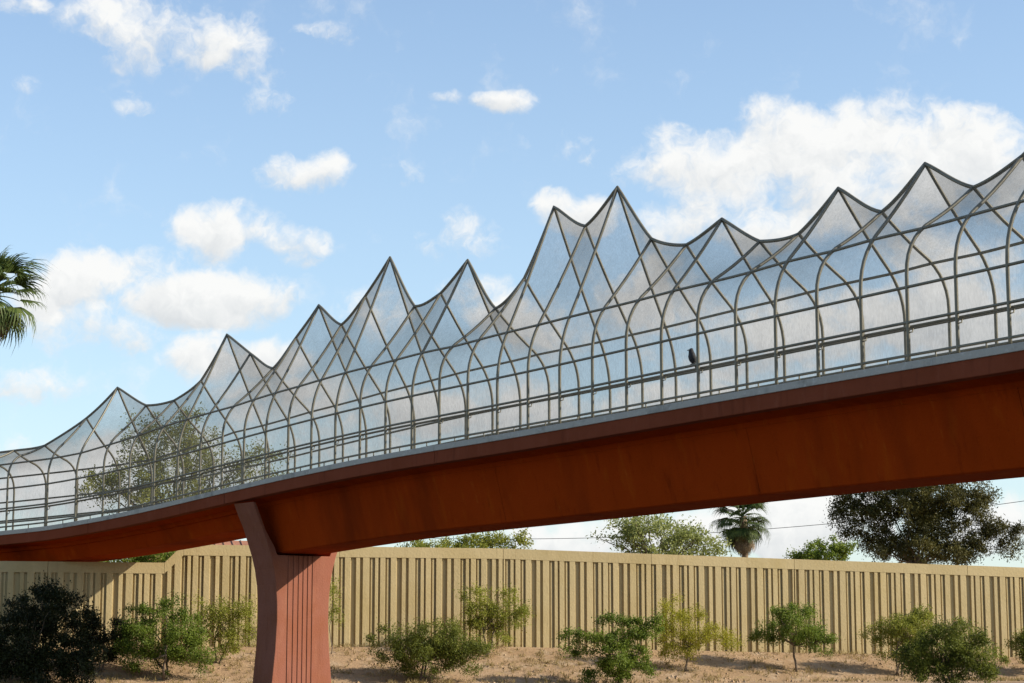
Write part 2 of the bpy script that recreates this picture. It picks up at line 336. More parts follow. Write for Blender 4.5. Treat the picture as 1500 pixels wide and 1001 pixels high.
# ---------------------------------------------------------------- noise wall
wall = empty('noise_wall', tuple(W0+Vector((0,0,CAMZ))))
wall['_shift'] = tuple(wall.location)
tag(wall, 'long tan precast concrete noise wall with vertical ribs, stepping down under the bridge', 'wall')
PER = 2.447; S_PH = wall_s(516.5)
def wpt(s, d, z): return tuple(W0+WD*s+WN*d+Vector((0,0,z)))
def prism(mb, s0, s1, d0, d1, z0a, z1a, z0b, z1b, ch=0):
    """upright slab along the wall; bottoms and tops may slope from s0 to s1"""
    r0 = [wpt(s0,d0,z0a), wpt(s0,d1-ch,z0a), wpt(s0+ch,d1,z0a), wpt(s1-ch,d1,z0b), wpt(s1,d1-ch,z0b), wpt(s1,d0,z0b)]
    r1 = [wpt(s0,d0,z1a), wpt(s0,d1-ch,z1a), wpt(s0+ch,d1,z1a), wpt(s1-ch,d1,z1b), wpt(s1,d1-ch,z1b), wpt(s1,d0,z1b)]
    mb.loft([r0, r1])
CAPH = .56
SB, SA = wall_s(267), wall_s(239)
secs = [(-24, -14.5), (-14.5, -5.5), (-5.5, SA), (SA, SB), (SB, wall_s(496)), (wall_s(496), S_J1), (S_J1, S_J1+(S_J2-S_J1)*.5), (S_J1+(S_J2-S_J1)*.5, S_J2), (S_J2, S_J2+10.5), (S_J2+10.5, 60)]
RIBS = [(.14,.345,.115),(.50,.85,.125),(.955,1.03,.05),(1.15,1.325,.115),(1.425,1.70,.125),(1.80,1.885,.07),(1.99,2.305,.125)]
g = .005
for (s0, s1) in secs:
    mb = MB()
    prism(mb, s0+g, s1-g, -.16, 0, wall_base(s0)-.7, wall_top(s0)-CAPH, wall_base(s1)-.7, wall_top(s1)-CAPH)
    pan = mb.build('panel', M['wall'], wall)
    pan['_shift'] = (0,0,0)
    mb = MB(); prism(mb, s0+g, s1-g, -.20, .13, wall_top(s0)-CAPH+.003, wall_top(s0), wall_top(s1)-CAPH+.003, wall_top(s1), .015)
    cp_ = mb.build('cap_beam', M['wall'], wall)
    mb = MB(); prism(mb, s0-.06, s0+.06, -.24, -.205, wall_base(s0)-.6, wall_top(s0)-.05, wall_base(s0)-.6, wall_top(s0)-.05)
    mb.build('joint_strip', M['wall'], wall)
    k0 = int((s0-S_PH)//PER)-1
    for k in range(k0, int((s1-S_PH)//PER)+2):
        for (a, b, dep) in RIBS:
            ra, rb = max(S_PH+k*PER+a, s0+.03), min(S_PH+k*PER+b, s1-.03)
            if rb-ra < .05: continue
            mb = MB(); dep2 = dep-.004
            prism(mb, ra, rb, -.03, dep2, wall_base(ra)-.6, wall_top(ra)-CAPH+.02, wall_base(rb)-.6, wall_top(rb)-CAPH+.02, .014 if dep > .08 else .006)
            link('rib', mb.mesh('rib', M['wall']), pan)

# ---------------------------------------------------------------- footbridge alignment (near post line): x, y, kerb height, heading
BR = [[-38.515, 109.598, 5.182, 0.28], [-36.603, 109.013, 5.282, 0.314], [-34.712, 108.361, 5.382, 0.349], [-32.845, 107.644, 5.482, 0.384], [-31.004, 106.862, 5.582, 0.419], [-29.192, 106.016, 5.682, 0.454], [-27.41, 105.107, 5.782, 0.489], [-25.661, 104.137, 5.882, 0.524], [-23.305, 102.72, 6.019, 0.559], [-21.642, 101.608, 6.179, 0.62], [-20.05, 100.397, 6.342, 0.681], [-18.535, 99.092, 6.51, 0.741], [-17.099, 97.7, 6.677, 0.799], [-15.741, 96.231, 6.834, 0.85], [-14.453, 94.702, 6.977, 0.891], [-13.218, 93.129, 7.102, 0.919], [-12.019, 91.528, 7.211, 0.936], [-10.848, 89.906, 7.307, 0.945], [-9.683, 88.281, 7.395, 0.95], [-8.523, 86.652, 7.474, 0.954], [-7.368, 85.018, 7.544, 0.957], [-6.219, 83.382, 7.603, 0.96], [-5.075, 81.741, 7.649, 0.963], [-3.935, 80.098, 7.682, 0.966], [-2.799, 78.452, 7.705, 0.969], [-1.669, 76.802, 7.723, 0.972], [-0.543, 75.149, 7.741, 0.977], [0.579, 73.493, 7.762, 0.982], [1.686, 71.828, 7.785, 0.989], [2.779, 70.153, 7.808, 0.997], [3.858, 68.469, 7.828, 1.006], [4.922, 66.775, 7.845, 1.014], [5.97, 65.072, 7.856, 1.022], [7.004, 63.36, 7.863, 1.028], [8.028, 61.642, 7.865, 1.034], [9.044, 59.919, 7.863, 1.04], [10.053, 58.192, 7.857, 1.044], [11.054, 56.461, 7.848, 1.049], [12.048, 54.725, 7.836, 1.053], [13.033, 52.985, 7.822, 1.058], [14.015, 51.242, 7.822, 1.058], [14.997, 49.5, 7.818, 1.058], [15.979, 47.757, 7.81, 1.058], [16.96, 46.015, 7.798, 1.058], [17.942, 44.273, 7.782, 1.058], [18.924, 42.53, 7.762, 1.058], [19.906, 40.788, 7.738, 1.058], [20.888, 39.045, 7.71, 1.058], [21.869, 37.303, 7.678, 1.058], [22.851, 35.56, 7.642, 1.058], [23.833, 33.818, 7.602, 1.058], [24.815, 32.075, 7.558, 1.058], [25.797, 30.333, 7.51, 1.058], [26.778, 28.591, 7.458, 1.058], [27.76, 26.848, 7.402, 1.058], [28.742, 25.106, 7.342, 1.058]]
HW = 2.6                                   # half the width between the two post lines
OFF = 8                                    # table row of bay index 0
def cat(a, b, c, d, t):
    return .5*((2*b)+(c-a)*t+(2*a-5*b+4*c-d)*t*t+(3*b-a-3*c+d)*t*t*t)
def B(i, u, dz):
    """bay index i (float), u metres from the centre line towards the near side, dz above the kerb top"""
    k = max(0.0, min(len(BR)-1.0, i+OFF)); b = min(int(k), len(BR)-2); f = k-b
    q = [BR[max(0, b-1)], BR[b], BR[b+1], BR[min(len(BR)-1, b+2)]]
    x, y, z, h = (cat(q[0][c], q[1][c], q[2][c], q[3][c], f) for c in range(4))
    v = HW-u
    return Vector((x+math.sin(h)*v, y+math.cos(h)*v, z+CAMZ+dz))
I0, I1 = -8, len(BR)-1-OFF
APEX = dict(zip(range(-1, 32), [4.57, 5.7, 6.98, 5.75, 5.66, 6.29, 8.18, 6.88, 5.82, 6.91, 8.05, 6.81, 7.74, 9.07, 6.61, 6.83, 7.87, 5.59, 6.48, 8.94, 7.82, 8.9, 6.61, 6.03, 6.57, 5.44, 5.33, 6.44, 5.31, 6.41, 5.3, 5.81, 6.91]))
for k_, h_ in zip(range(-8, -1), (4.5,4.5,4.6,4.5,4.5,4.5,4.5)): APEX[k_] = h_
for k_, h_ in zip(range(32, I1+1), (5.4,6.2,5.2,5.0,6.3,5.2,5.5,6.6,5.4,5.0,6.1,5.1,5.0,5.0,4.6,4.5)): APEX[k_] = h_
PEAKS = {i for i in range(I0+1, I1) if APEX[i] > APEX[i-1] and APEX[i] > APEX[i+1]} | {I0, I1}
def ridge(i):
    b = max(I0, min(I1-1, int(math.floor(i)))); f = i-b
    h0, h1 = APEX[b], APEX[b+1]; ch = h1-h0
    m0 = ch if b in PEAKS else .55*ch+.45*(APEX[b+1]-APEX[b-1])/2
    m1 = ch if (b+1) in PEAKS else .45*ch+.55*(APEX[b+2]-APEX[b])/2
    if (b+1) in PEAKS and ch > 0: m1 = ch*1.15      # hangs slack on the way up to a peak
    f2, f3 = f*f, f*f*f
    return h0*(2*f3-3*f2+1)+m0*(f3-2*f2+f)+h1*(-2*f3+3*f2)+m1*(f3-f2)
def profile(h):
    """(inward, up) points of half a hoop whose apex is h above the kerb"""
    zc = min(3.5-(h-5)*.16, h-.75)
    a = Vector((0, zc-.95)); c = Vector((0, zc)); ap = Vector((HW, h))
    dr = (ap-c); L_ = dr.length; e = c+dr*min(.95/L_, .45)
    pts = [Vector((0, z)) for z in (0, .22, 1.07, 1.7)]+[a]
    for k in range(1, 7):
        t_ = k/6; pts.append(a*(1-t_)**2+c*2*t_*(1-t_)+e*t_*t_)
    for k in range(1, 6):
        t_ = k/5; p_ = e.lerp(ap, t_)
        p_.y -= .035*h*.35*math.sin(math.pi*t_)     # slight inward bow of the rafters
        pts.append(p_)
    return pts
def inward_at(h, z):
    p = profile(h)
    for a, b in zip(p[4:], p[5:]):
        if a.y <= z <= b.y: return a.x+(b.x-a.x)*(z-a.y)/max(1e-6, b.y-a.y)
    return 0.0 if z < p[4].y else HW*.8
def top_rail_z(i):
    z = 3.45+.45*min(1, max(0, (i-1)/3))
    return min(z, ridge(i)-.7)

base = B(8.06, 0, 0); base.z = 0
bridge = empty('footbridge', tuple(base)); bridge['_shift'] = tuple(base)
tag(bridge, 'rust red concrete footbridge with peaked wire screen canopy crossing over the noise wall', 'footbridge')

def sweep(name, poly, i0, i1, m, step=.5, gap=0.0, parent=bridge):
    n = max(2, int(round((i1-i0)/step))+1); mb = MB()
    mb.loft([[tuple(B(i0+gap+(i1-i0-2*gap)*k/(n-1), u, z)) for u, z in poly] for k in range(n)])
    return mb.build(name, m, parent)
I_P = 8.06                                  # station of the pier in view
I_P2 = 44.0
joints = [I0, 7.33, 24.2, I1]
sweep('deck', [(-2.40,-.05),(2.40,-.05),(2.40,-.66),(1.70,-.80),(1.66,-.965),(-1.66,-.965),(-1.70,-.80),(-2.40,-.66)], I0, 7.33, M['red'], gap=.004)
sweep('deck', [(-2.40,-.05),(2.40,-.05),(2.40,-.66),(1.70,-.80),(1.66,-.965),(-1.66,-.965),(-1.70,-.80),(-2.40,-.66)], 7.33, I1, M['red'], gap=.004)
sweep('walkway', [(-2.39,-.047),(2.39,-.047),(2.39,-.02),(-2.39,-.02)], I0, I1, M['deck'])
for sgn in (1, -1):
    for a, b in ((I0, 1.6), (1.6, 7.33), (7.33, 16.0), (16.0, 24.2), (24.2, 32.3), (32.3, I1)):
        sweep('fascia', [(sgn*2.405,-.70),(sgn*2.80,-.70),(sgn*2.815,-.685),(sgn*2.815,-.223),(sgn*2.405,-.223)], a, b, M['fascia'], gap=.012 if b == 7.33 or a == 7.33 else .003)
    for a, b in ((I0, 1.6), (1.6, 7.33), (7.33, 16.0), (16.0, 24.2), (24.2, 32.3), (32.3, I1)):
        sweep('kerb', [(sgn*2.405,-.22),(sgn*2.85,-.22),(sgn*2.86,-.21),(sgn*2.85,-.015),(sgn*2.83,0),(sgn*2.405,0)], a, b, M['curb'], gap=.003)
G1 = [(1.64,-.968),(1.12,-3.02),(1.06,-3.06),(-1.06,-3.06),(-1.12,-3.02),(-1.64,-.968)]
for a, b in ((7.75, 17.2), (17.2, 24.6), (24.6, 30.6), (30.6, 38.0), (38.0, I1)):
    sweep('girder', G1, a, b, M['red'], gap=.006)
sweep('girder', [(1.5,-.968),(1.2,-1.62),(-1.2,-1.62),(-1.5,-.968)], -4.2, 7.68, M['red'])
# abutment behind the wall at the low end
mb = MB(); mb.loft([[tuple(B(i, u, -1.625)) for i, u in ((-8,2.2),(-2.2,2.2),(-2.2,-2.2),(-8,-2.2))],
                    [(lambda p: (p.x, p.y, 1.0))(B(i, u, 0)) for i, u in ((-8,2.2),(-2.2,2.2),(-2.2,-2.2),(-8,-2.2))]])
mb.build('abutment', M['red'], bridge)
sweep('girder', [(1.5,-.968),(1.2,-1.62),(-1.2,-1.62),(-1.5,-.968)], -8, -4.21, M['red'])

def pier(i):
    c = B(i, 0, 0); h = .93 if i < 20 else BR[-1][3]
    A = Vector((math.cos(h), -math.sin(h), 0)); N = Vector((-math.sin(h), -math.cos(h), 0))
    zt = c.z-.80; nb = c.z-3.11
    out = [(1.62,-.6),(1.56,0),(1.40,1.6),(1.335,2.9),(1.345,3.7),(1.41,4.5),(1.53,5.2),(1.70,5.8),(1.92,6.4),(2.17,7.05),(2.44,7.6),(2.66,zt)]
    inn = [(2.50,zt),(1.98,zt-1.2),(1.50,nb+.35),(1.36,nb)]
    poly = out+inn+[(-u, z) for u, z in reversed(inn)]+[(-u, z) for u, z in reversed(out)]
    th = .86; mb = MB()
    rings = [[tuple(Vector((c.x,c.y,0))+A*s+N*u+Vector((0,0,z))) for u, z in poly] for s in (-th, th)]
    mb.loft(rings)
    o = mb.build('pier', M['redlight'], bridge); o['_shift'] = (0,0,0)
    bv = o.modifiers.new('edge', 'BEVEL'); bv.width = .03; bv.segments = 2; bv.limit_method = 'ANGLE'; bv.angle_limit = R(40)
    for s in (-1, 1):
        for u in (.74, .46, .20, -.04, -.28, -.52):
            mb = MB()
            def q(u_, s_, z_): return tuple(Vector((c.x,c.y,0))+A*s_+N*u_+Vector((0,0,z_)))
            d0, d1 = s*(th-.03), s*(th+.032)
            mb.loft([[q(u-.075,d0,z_), q(u-.06,d1,z_), q(u+.06,d1,z_), q(u+.075,d0,z_)] for z_ in (-.4, nb-.03)])
            mb.build('rib', M['redlight'], o)
    return o
pier(I_P); pier(I_P2)

# --- canopy steel and screen
def rail(name, sgn, inset, zf, rad, step=.5, i0=I0, i1=I1):
    n = int((i1-i0)/step)+1; pts = []
    for k in range(n):
        i = i0+k*step; z = zf(i) if callable(zf) else zf
        v = inset(i, z) if callable(inset) else inset
        pts.append(B(i, sgn*(HW-v), z))
    mb = MB(); mb.tube(pts, rad, 7); return mb.build(name, M['tube'], bridge, smooth=True)
for sgn in (1, -1):
    rail('bottom_rail', sgn, 0, .22, .043)
    rail('screen_rail', sgn, 0, 1.15, .045)
    rail('handrail', sgn, .13, 1.04, .045)
    rail('screen_rail', sgn, 0, 2.15, .046)
    rail('canopy_rail', sgn, lambda i, z: inward_at(ridge(i), z), top_rail_z, .048, .25)
    for i in range(I0, I1+1):
        mb = MB(); mb.tube([B(i, sgn*(HW-p.x), p.y) for p in profile(APEX[i])], .055, 8)
        mb.build('hoop_leg', M['tube'], bridge, smooth=True)
        mb = MB()
        p = B(i, sgn*HW, 0.0); q0, q1 = B(i+.04, sgn*HW, 0), B(i, sgn*(HW-.2), 0)
        e1 = (q0-p).normalized(); e2 = (q1-p).normalized()
        rr = []
        for z_ in (.001, .016): rr.append([tuple(p+e1*a*.1+e2*b*.1+Vector((0,0,z_))) for a, b in ((-1,-1),(1,-1),(1,1),(-1,1))])
        mb.loft(rr); mb.build('base_plate', M['tube'], bridge)
        if i < I1:
            mb = MB(); mb.tube([B(i+.55, sgn*HW, .0), B(i+.55, sgn*HW, .22)], .026, 6); mb.build('rail_stub', M['tube'], bridge, smooth=True)
            mb = MB(); mb.tube([B(i+.03, sgn*HW, .86), B(i+.03, sgn*(HW-.10), .88), B(i+.03, sgn*(HW-.13), 1.0)], .02, 6); mb.build('bracket', M['tube'], bridge, smooth=True)
            mb = MB(); rings = []
            ns = 6
            for j in range(ns+1):
                t_ = i+j/ns; rings.append([tuple(B(t_, sgn*(HW-p_.x), p_.y)) for p_ in profile(ridge(t_))])
            mb.loft(rings, closed=False)
            mb.build('screen_panel', M['screen'], bridge, smooth=True, fix=False)
mb = MB(); n = (I1-I0)*8
mb.tube([B(I0+k/8, 0, ridge(I0+k/8)) for k in range(n+1)], .062, 8)
mb.build('ridge_tube', M['tube'], bridge, smooth=True)

# ---------------------------------------------------------------- bird on the handrail
def make_bird():
    p0 = B(23.84, HW, 1.195)
    bo = empty('bird', tuple(p0)); bo['_shift'] = tuple(p0)
    tag(bo, 'dark bird perched on the handrail of the bridge, facing left', 'bird')
    fwd = Vector((-.93, -.37, 0)); side = Vector((.37, -.93, 0))
    # spine from rump to crown: forward, up, half width, half depth
    sp_ = [(-.05,.02,.015,.015),(-.045,.045,.07,.06),(-.03,.11,.12,.11),(-.01,.19,.145,.132),(.005,.27,.142,.13),(.018,.34,.115,.108),(.028,.39,.092,.09),(.036,.43,.085,.088),(.04,.47,.078,.082),(.04,.505,.055,.06),(.038,.522,.018,.02)]
    mb = MB(); rings = []
    for f_, z_, w_, d_ in sp_:
        c = p0+fwd*f_+Vector((0,0,z_))
        rings.append([tuple(c+side*(w_*math.cos(a))+(fwd*.93+Vector((0,0,-.3)))*(d_*math.sin(a))) for a in [2*math.pi*k/14 for k in range(14)]])
    mb.loft(rings); b = mb.build('body', M['bird'], bo, smooth=True)
    sb = b.modifiers.new('smooth', 'SUBSURF'); sb.levels = 1; sb.render_levels = 1
    hc = p0+fwd*.115+Vector((0,0,.455))
    mb = MB(); mb.tube([hc-fwd*.01, hc+fwd*.028+Vector((0,0,-.004)), hc+fwd*.052+Vector((0,0,-.022)), hc+fwd*.055+Vector((0,0,-.036))], [.02,.016,.009,.002], 8); mb.build('beak', M['beak'], bo, smooth=True)
    for s in (-1, 1):
        ey = p0+fwd*.085+side*(s*.068)+Vector((0,0,.475)); mb = MB()
        mb.tube([ey-side*(s*.006), ey+side*(s*.004), ey+side*(s*.008)], [.009,.008,.002], 8); mb.build('eye', M['glass'], bo, smooth=True)
        # folded wing
        mb = MB(); rings = []
        for f_, z_, w_, d_ in ((.03,.33,.012,.03),(.01,.27,.02,.07),(-.02,.20,.022,.085),(-.06,.11,.018,.06),(-.10,.03,.010,.03),(-.125,-.03,.003,.008)):
            c = p0+fwd*f_+side*(s*(.128 if z_ > .1 else .09))+Vector((0,0,z_))
            rings.append([tuple(c+side*(w_*math.cos(a))+fwd*(d_*math.sin(a))) for a in [2*math.pi*k/8 for k in range(8)]])
        mb.loft(rings); mb.build('wing', M['bird'], bo, smooth=True)
        mb = MB(); ft = p0+side*(s*.035)
        mb.tube([ft+Vector((0,0,.0)), ft+Vector((0,0,.08))-fwd*.02], [.009,.022], 6)
        for tq in (-.3, 0, .3): mb.tube([ft, ft+fwd*.04+side*(tq*.05)+Vector((0,0,.004)), ft+fwd*.058+side*(tq*.08)+Vector((0,0,-.012))], [.007,.006,.003], 5)
        mb.build('leg', M['beak'], bo, smooth=True)
    mb = MB(); rings = []
    for f_, z_, w_ in ((-.07,.07,.035),(-.10,0,.042),(-.13,-.09,.05),(-.145,-.14,.045)):
        c = p0+fwd*f_+Vector((0,0,z_)); rings.append([tuple(c+side*a*w_+fwd*b*.008) for a, b in ((-1,-1),(1,-1),(1,1),(-1,1))])
    mb.loft(rings); mb.build('tail', M['bird'], bo)
make_bird()

# ---------------------------------------------------------------- vegetation
def leaves_mesh(name, m, cen, per, rad, ln, wd, seed, up=.25, flat=.8):
    """leaf-sized diamonds scattered round clump centres; face attribute 'tint' varies the leaf colour"""
    rg = np.random.default_rng(seed); cen = np.asarray(cen, float); n = len(cen)*per
    ci = np.repeat(np.arange(len(cen)), per)
    rr = rg.normal(0, .5, (n, 3)); rr[:, 2] *= flat
    radc = rad*rg.uniform(.55, 1.3, len(cen))
    c = cen[ci]+rr*radc[ci][:, None]
    d = rg.normal(0, 1, (n, 3)); d[:, 2] += up; d /= np.linalg.norm(d, axis=1)[:, None]
    s = np.cross(d, rg.normal(0, 1, (n, 3))); s /= np.linalg.norm(s, axis=1)[:, None]+1e-9
    l = ln*rg.uniform(.6, 1.35, n)[:, None]; w = wd*rg.uniform(.6, 1.3, n)[:, None]
    V = np.empty((n, 4, 3)); V[:, 0] = c; V[:, 1] = c+d*l*.45+s*w*.5; V[:, 2] = c+d*l; V[:, 3] = c+d*l*.45-s*w*.5
    me = bpy.data.meshes.new(name)
    me.vertices.add(n*4); me.vertices.foreach_set('co', V.reshape(-1).astype(np.float32))
    me.loops.add(n*4); me.loops.foreach_set('vertex_index', np.arange(n*4, dtype=np.int32))
    me.polygons.add(n); me.polygons.foreach_set('loop_start', (np.arange(n)*4).astype(np.int32)); me.polygons.foreach_set('loop_total', np.full(n, 4, np.int32))
    at_ = me.attributes.new('tint', 'FLOAT', 'FACE')
    tint = np.clip(rg.uniform(0, 1, len(cen))[ci]*.55+rg.uniform(0, .5, n), 0, 1)
    at_.data.foreach_set('value', tint.astype(np.float32))
    me.materials.append(m); me.update(); me.validate(); return me
def clumps(ells, n, seed, hollow=.35, lump=.28):
    """clump centres in a union of ellipsoids (centre, radii), with an uneven outline"""
    rg = np.random.default_rng(seed); out = []
    vol = np.array([r_[0]*r_[1]*r_[2] for c, r_ in ells])**.67; vol = vol/vol.sum()
    for (c, r_), f in zip(ells, vol):
        ph = rg.uniform(0, 6.28, 6)
        for _ in range(max(3, int(n*f))):
            d = rg.normal(0, 1, 3); d /= np.linalg.norm(d)
            az_ = math.atan2(d[1], d[0]); k = 1+lump*(math.sin(3*az_+ph[0])*math.cos(2.3*d[2]*2+ph[1])+.6*math.sin(5*az_+4*d[2]+ph[2]))
            q = rg.uniform(hollow**3, 1)**(1/3)*k
            out.append((c[0]+d[0]*r_[0]*q, c[1]+d[1]*r_[1]*q, c[2]+d[2]*r_[2]*q))
    return out
def branch(mb, p, q, r0, r1, rg, n=5, wob=.08):
    p, q = Vector(p), Vector(q); L_ = (q-p).length; pts = []; rs = []
    for k in range(n+1):
        t_ = k/n; w_ = p.lerp(q, t_); o = L_*wob*math.sin(math.pi*t_)
        w_ = w_+Vector((rg.normal(0, 1), rg.normal(0, 1), rg.normal(.6, .6)))*o*.6
        pts.append(w_); rs.append(r0+(r1-r0)*t_)
    pts[0] = p; pts[-1] = q
    mb.tube(pts, rs, 6); return pts
def tree(name, label, cat_, px, Y, ybase, ells_px, leafm, ncl, per, crad, ln, wd, seed, stems=1, tr=.09, nbr=12, group=None, depth=.85, zb=None, hollow=.35, bark='bark', up=.25, lump=.28):
    """ells_px: crown lobes as (x, y, half width, half height) measured in the photo at depth Y (+ optional depth offset)"""
    b = at(px, ybase, Y)
    if zb is not None: b.z = zb
    else: b.z = ground_z(b.x, b.y)-.05
    t_ = empty(name, tuple(b)); t_['_shift'] = tuple(b); tag(t_, label, cat_, group)
    ells = []
    for e in ells_px:
        c = at(e[0], e[1], Y+(e[4] if len(e) > 4 else 0)); k = Y/F_PX
        ells.append((c, (e[2]*k, max(e[2], e[3])*k*depth, e[3]*k)))
    cl = clumps(ells, ncl, seed, hollow, lump)
    zmin = ground_z(b.x, b.y)+.15 if zb is None else b.z+.3
    cl = [c for c in cl if c[2] > zmin]
    rg = np.random.default_rng(seed+1)
    mb = MB(); low_ = min(c[2] for c in cl); cm = np.mean(cl, axis=0)
    tops = []
    for s in range(stems):
        fk = Vector((b.x+(cm[0]-b.x)*.35+rg.normal(0, .12*stems), b.y+(cm[1]-b.y)*.35+rg.normal(0, .12*stems), b.z+max(.25, (cm[2]-b.z)*.62)))
        branch(mb, b+Vector((rg.normal(0, .05*stems), rg.normal(0, .05*stems), 0)), fk, tr, tr*.62, rg, 5, .05); tops.append(fk)
    idx = rg.choice(len(cl), min(nbr, len(cl)), replace=False)
    for k, j in enumerate(idx):
        pp = branch(mb, tops[k % stems], cl[j], tr*.5, tr*.09, rg, 5, .08)
        for _ in range(2):
            j2 = min(range(len(cl)), key=lambda a: (Vector(cl[a])-Vector(cl[j])).length+rg.uniform(0, 1.2*crad*2))
            if j2 != j: branch(mb, pp[3], cl[j2], tr*.2, tr*.05, rg, 3, .05)
    mb.build('trunk', M[bark], t_, smooth=True)
    link('crown', leaves_mesh('crown', M[leafm], cl, per, crad, ln, wd, seed+2, up), t_)
    return t_
def slope_Y(px, py):
    """depth at which the planted slope appears at this photo position"""
    Y = 84.0
    while Y < 125:
        p = at(px, py, Y)
        if p.z <= ground_z(p.x, p.y): return Y
        Y += .1
    return 100.0
SH = 'shrubs and small trees planted along the slope'
def shrub(label, px, py, ells, leafm, ncl, per, crad, ln, wd, seed, name='shrub', cat_='shrub', **kw):
    Y = slope_Y(px, py); return tree(name, label, cat_, px, Y, py, ells, leafm, ncl, per, crad, ln, wd, seed, group=SH, **kw)
shrub('dense olive green rounded bush just right of the pier, low on the slope', 618, 999, [(590,945,45,32),(640,940,48,34),(615,962,62,24),(668,958,32,30),(700,955,22,30)], 'leaf_olive', 120, 241, .42, 0.100, 0.054, 11, stems=2, tr=.07, nbr=16, lump=.12)
shrub('airy light green small tree against the wall, behind the olive bush', 716, 963, [(728,910,42,32),(700,880,26,28),(745,888,26,24),(690,912,20,22),(762,905,16,20)], 'leaf_lime', 85, 154, .42, 0.100, 0.051, 21, name='small_tree', cat_='tree', stems=2, tr=.06, nbr=14)
shrub('bright green ragged shrub with separate upright tufts below the middle of the wall', 908, 1001, [(905,955,40,45),(850,940,28,20),(900,912,18,14),(925,915,10,16),(945,925,28,12),(960,912,10,8),(880,985,30,22),(935,975,24,24)], 'leaf_green', 105, 226, .36, 0.106, 0.058, 31, stems=2, tr=.07, nbr=14)
shrub('sparse yellow green shrub with thin leaning reddish stems', 1003, 984, [(1010,915,32,26),(985,905,22,26),(1045,930,28,16),(1000,950,30,16),(1068,945,18,9),(975,935,16,18)], 'leaf_yellow', 95, 166, .40, 0.094, 0.041, 41, stems=2, tr=.05, nbr=16, hollow=.2)
shrub('single stemmed small green tree with an open umbrella crown, fifth from the pier', 1167, 984, [(1165,922,45,24),(1130,928,28,16),(1190,935,34,18),(1160,895,34,18),(1210,942,16,14)], 'leaf_green', 95, 176, .38, 0.100, 0.054, 51, name='small_tree', cat_='tree', stems=1, tr=.075, nbr=16)
shrub('pale green bush behind the wide dark one at the right', 1318, 990, [(1325,920,42,24),(1300,930,28,20),(1350,915,28,22),(1325,950,34,22)], 'leaf_lime', 85, 198, .40, 0.100, 0.054, 61, stems=3, tr=.05, nbr=12)
shrub('wide dense dark green bush low on the slope near the right edge', 1392, 1003, [(1385,955,50,32),(1430,958,42,30),(1350,968,36,26),(1400,930,40,18),(1445,975,26,22),(1390,985,60,18)], 'leaf_olive', 130, 241, .42, 0.106, 0.058, 71, stems=3, tr=.07, nbr=14, lump=.14)
shrub('dark bush cut off by the right edge of the picture', 1505, 990, [(1503,945,18,26),(1520,950,30,34)], 'leaf_olive', 50, 226, .4, 0.106, 0.058, 81, stems=2, tr=.06, nbr=8)
shrub('thin wispy light green shrub just behind the pier at its right side', 486, 958, [(488,880,9,34),(494,905,8,20),(484,860,7,10)], 'leaf_lime', 30, 44, .3, 0.094, 0.048, 91, stems=2, tr=.03, nbr=8, hollow=.1)
shrub('mixed green bush left of the pier, half in the bridge shadow', 236, 996, [(235,940,48,40),(200,915,26,30),(265,925,34,34),(280,962,34,22),(190,960,24,26),(250,895,26,16)], 'leaf_green', 125, 198, .40, 0.106, 0.058, 101, stems=3, tr=.07, nbr=16)
shrub('feathery yellow green shrub touching the left side of the pier', 318, 972, [(330,912,34,30),(355,900,20,22),(300,900,26,20),(335,940,26,20),(360,930,14,16)], 'leaf_lime', 80, 122, .40, 0.100, 0.048, 111, stems=2, tr=.05, nbr=14, hollow=.2)
shrub('large dark shaded bush at the bottom left corner', 60, 1004, [(55,930,65,55),(95,900,32,34),(20,930,45,60),(110,960,40,35),(60,975,80,35),(75,868,26,18)], 'leaf_shaded', 170, 241, .45, 0.125, 0.068, 121, stems=3, tr=.09, nbr=16)
shrub('dark shaded leafy shrub between the corner bush and the mixed green bush', 150, 985, [(140,935,28,24),(165,950,22,20),(128,915,18,20),(178,925,14,22)], 'leaf_shaded', 60, 176, .36, 0.106, 0.058, 131, stems=2, tr=.05, nbr=12)

# trees beyond the wall
BT = 'trees beyond the noise wall'
def back(name, label, cat_, px, Y, ells, leafm, ncl, per, crad, ln, wd, seed, **kw):
    return tree(name, label, cat_, px, Y, 900, ells, leafm, ncl, per, crad, ln, wd, seed, group=BT, **kw)
back('pine_tree', 'big dark pine tree beyond the wall below the right end of the bridge', 'tree', 1336, 136,
     [(1300,735,60,34),(1255,765,32,30),(1370,720,62,36),(1420,735,40,34),(1440,775,40,26),(1485,782,18,16),(1340,770,40,28),(1290,790,40,20),(1385,775,40,30),(1410,805,45,16),(1330,690,70,30),(1240,735,24,22),(1475,800,20,16),(1345,745,70,40),(1330,800,60,18),(1380,815,60,14)], 'leaf_pine', 560, 142, .55, 0.203, 0.072, 141, stems=1, tr=.17, nbr=13, hollow=.1, lump=.4)
back('mesquite_tree', 'broad light green leafy tree beyond the wall left of the palm', 'tree', 965, 128,
     [(960,785,60,28),(915,785,34,26),(1010,790,46,22),(940,768,40,16),(1045,800,24,14),(975,815,70,18)], 'leaf_pale', 190, 62, .55, 0.187, 0.096, 151, stems=2, tr=.16, nbr=22, hollow=.25)
back('garden_shrub', 'small rounded green shrub top at the foot of the pine, above the wall', 'shrub', 1205, 131, [(1205,808,38,16),(1185,815,22,12),(1232,806,18,14)], 'leaf_green', 60, 114, .45, 0.156, 0.080, 161, stems=2, tr=.08, nbr=8)
back('garden_tree', 'low green leafy tree top showing just above the wall beneath the main span', 'tree', 690, 124, [(640,798,44,10),(700,794,34,14),(735,795,30,12),(765,800,14,8),(610,803,24,7),(690,812,80,14),(764,785,6,8)], 'leaf_lime', 130, 85, .42, 0.156, 0.080, 171, stems=3, tr=.09, nbr=12, hollow=.15)
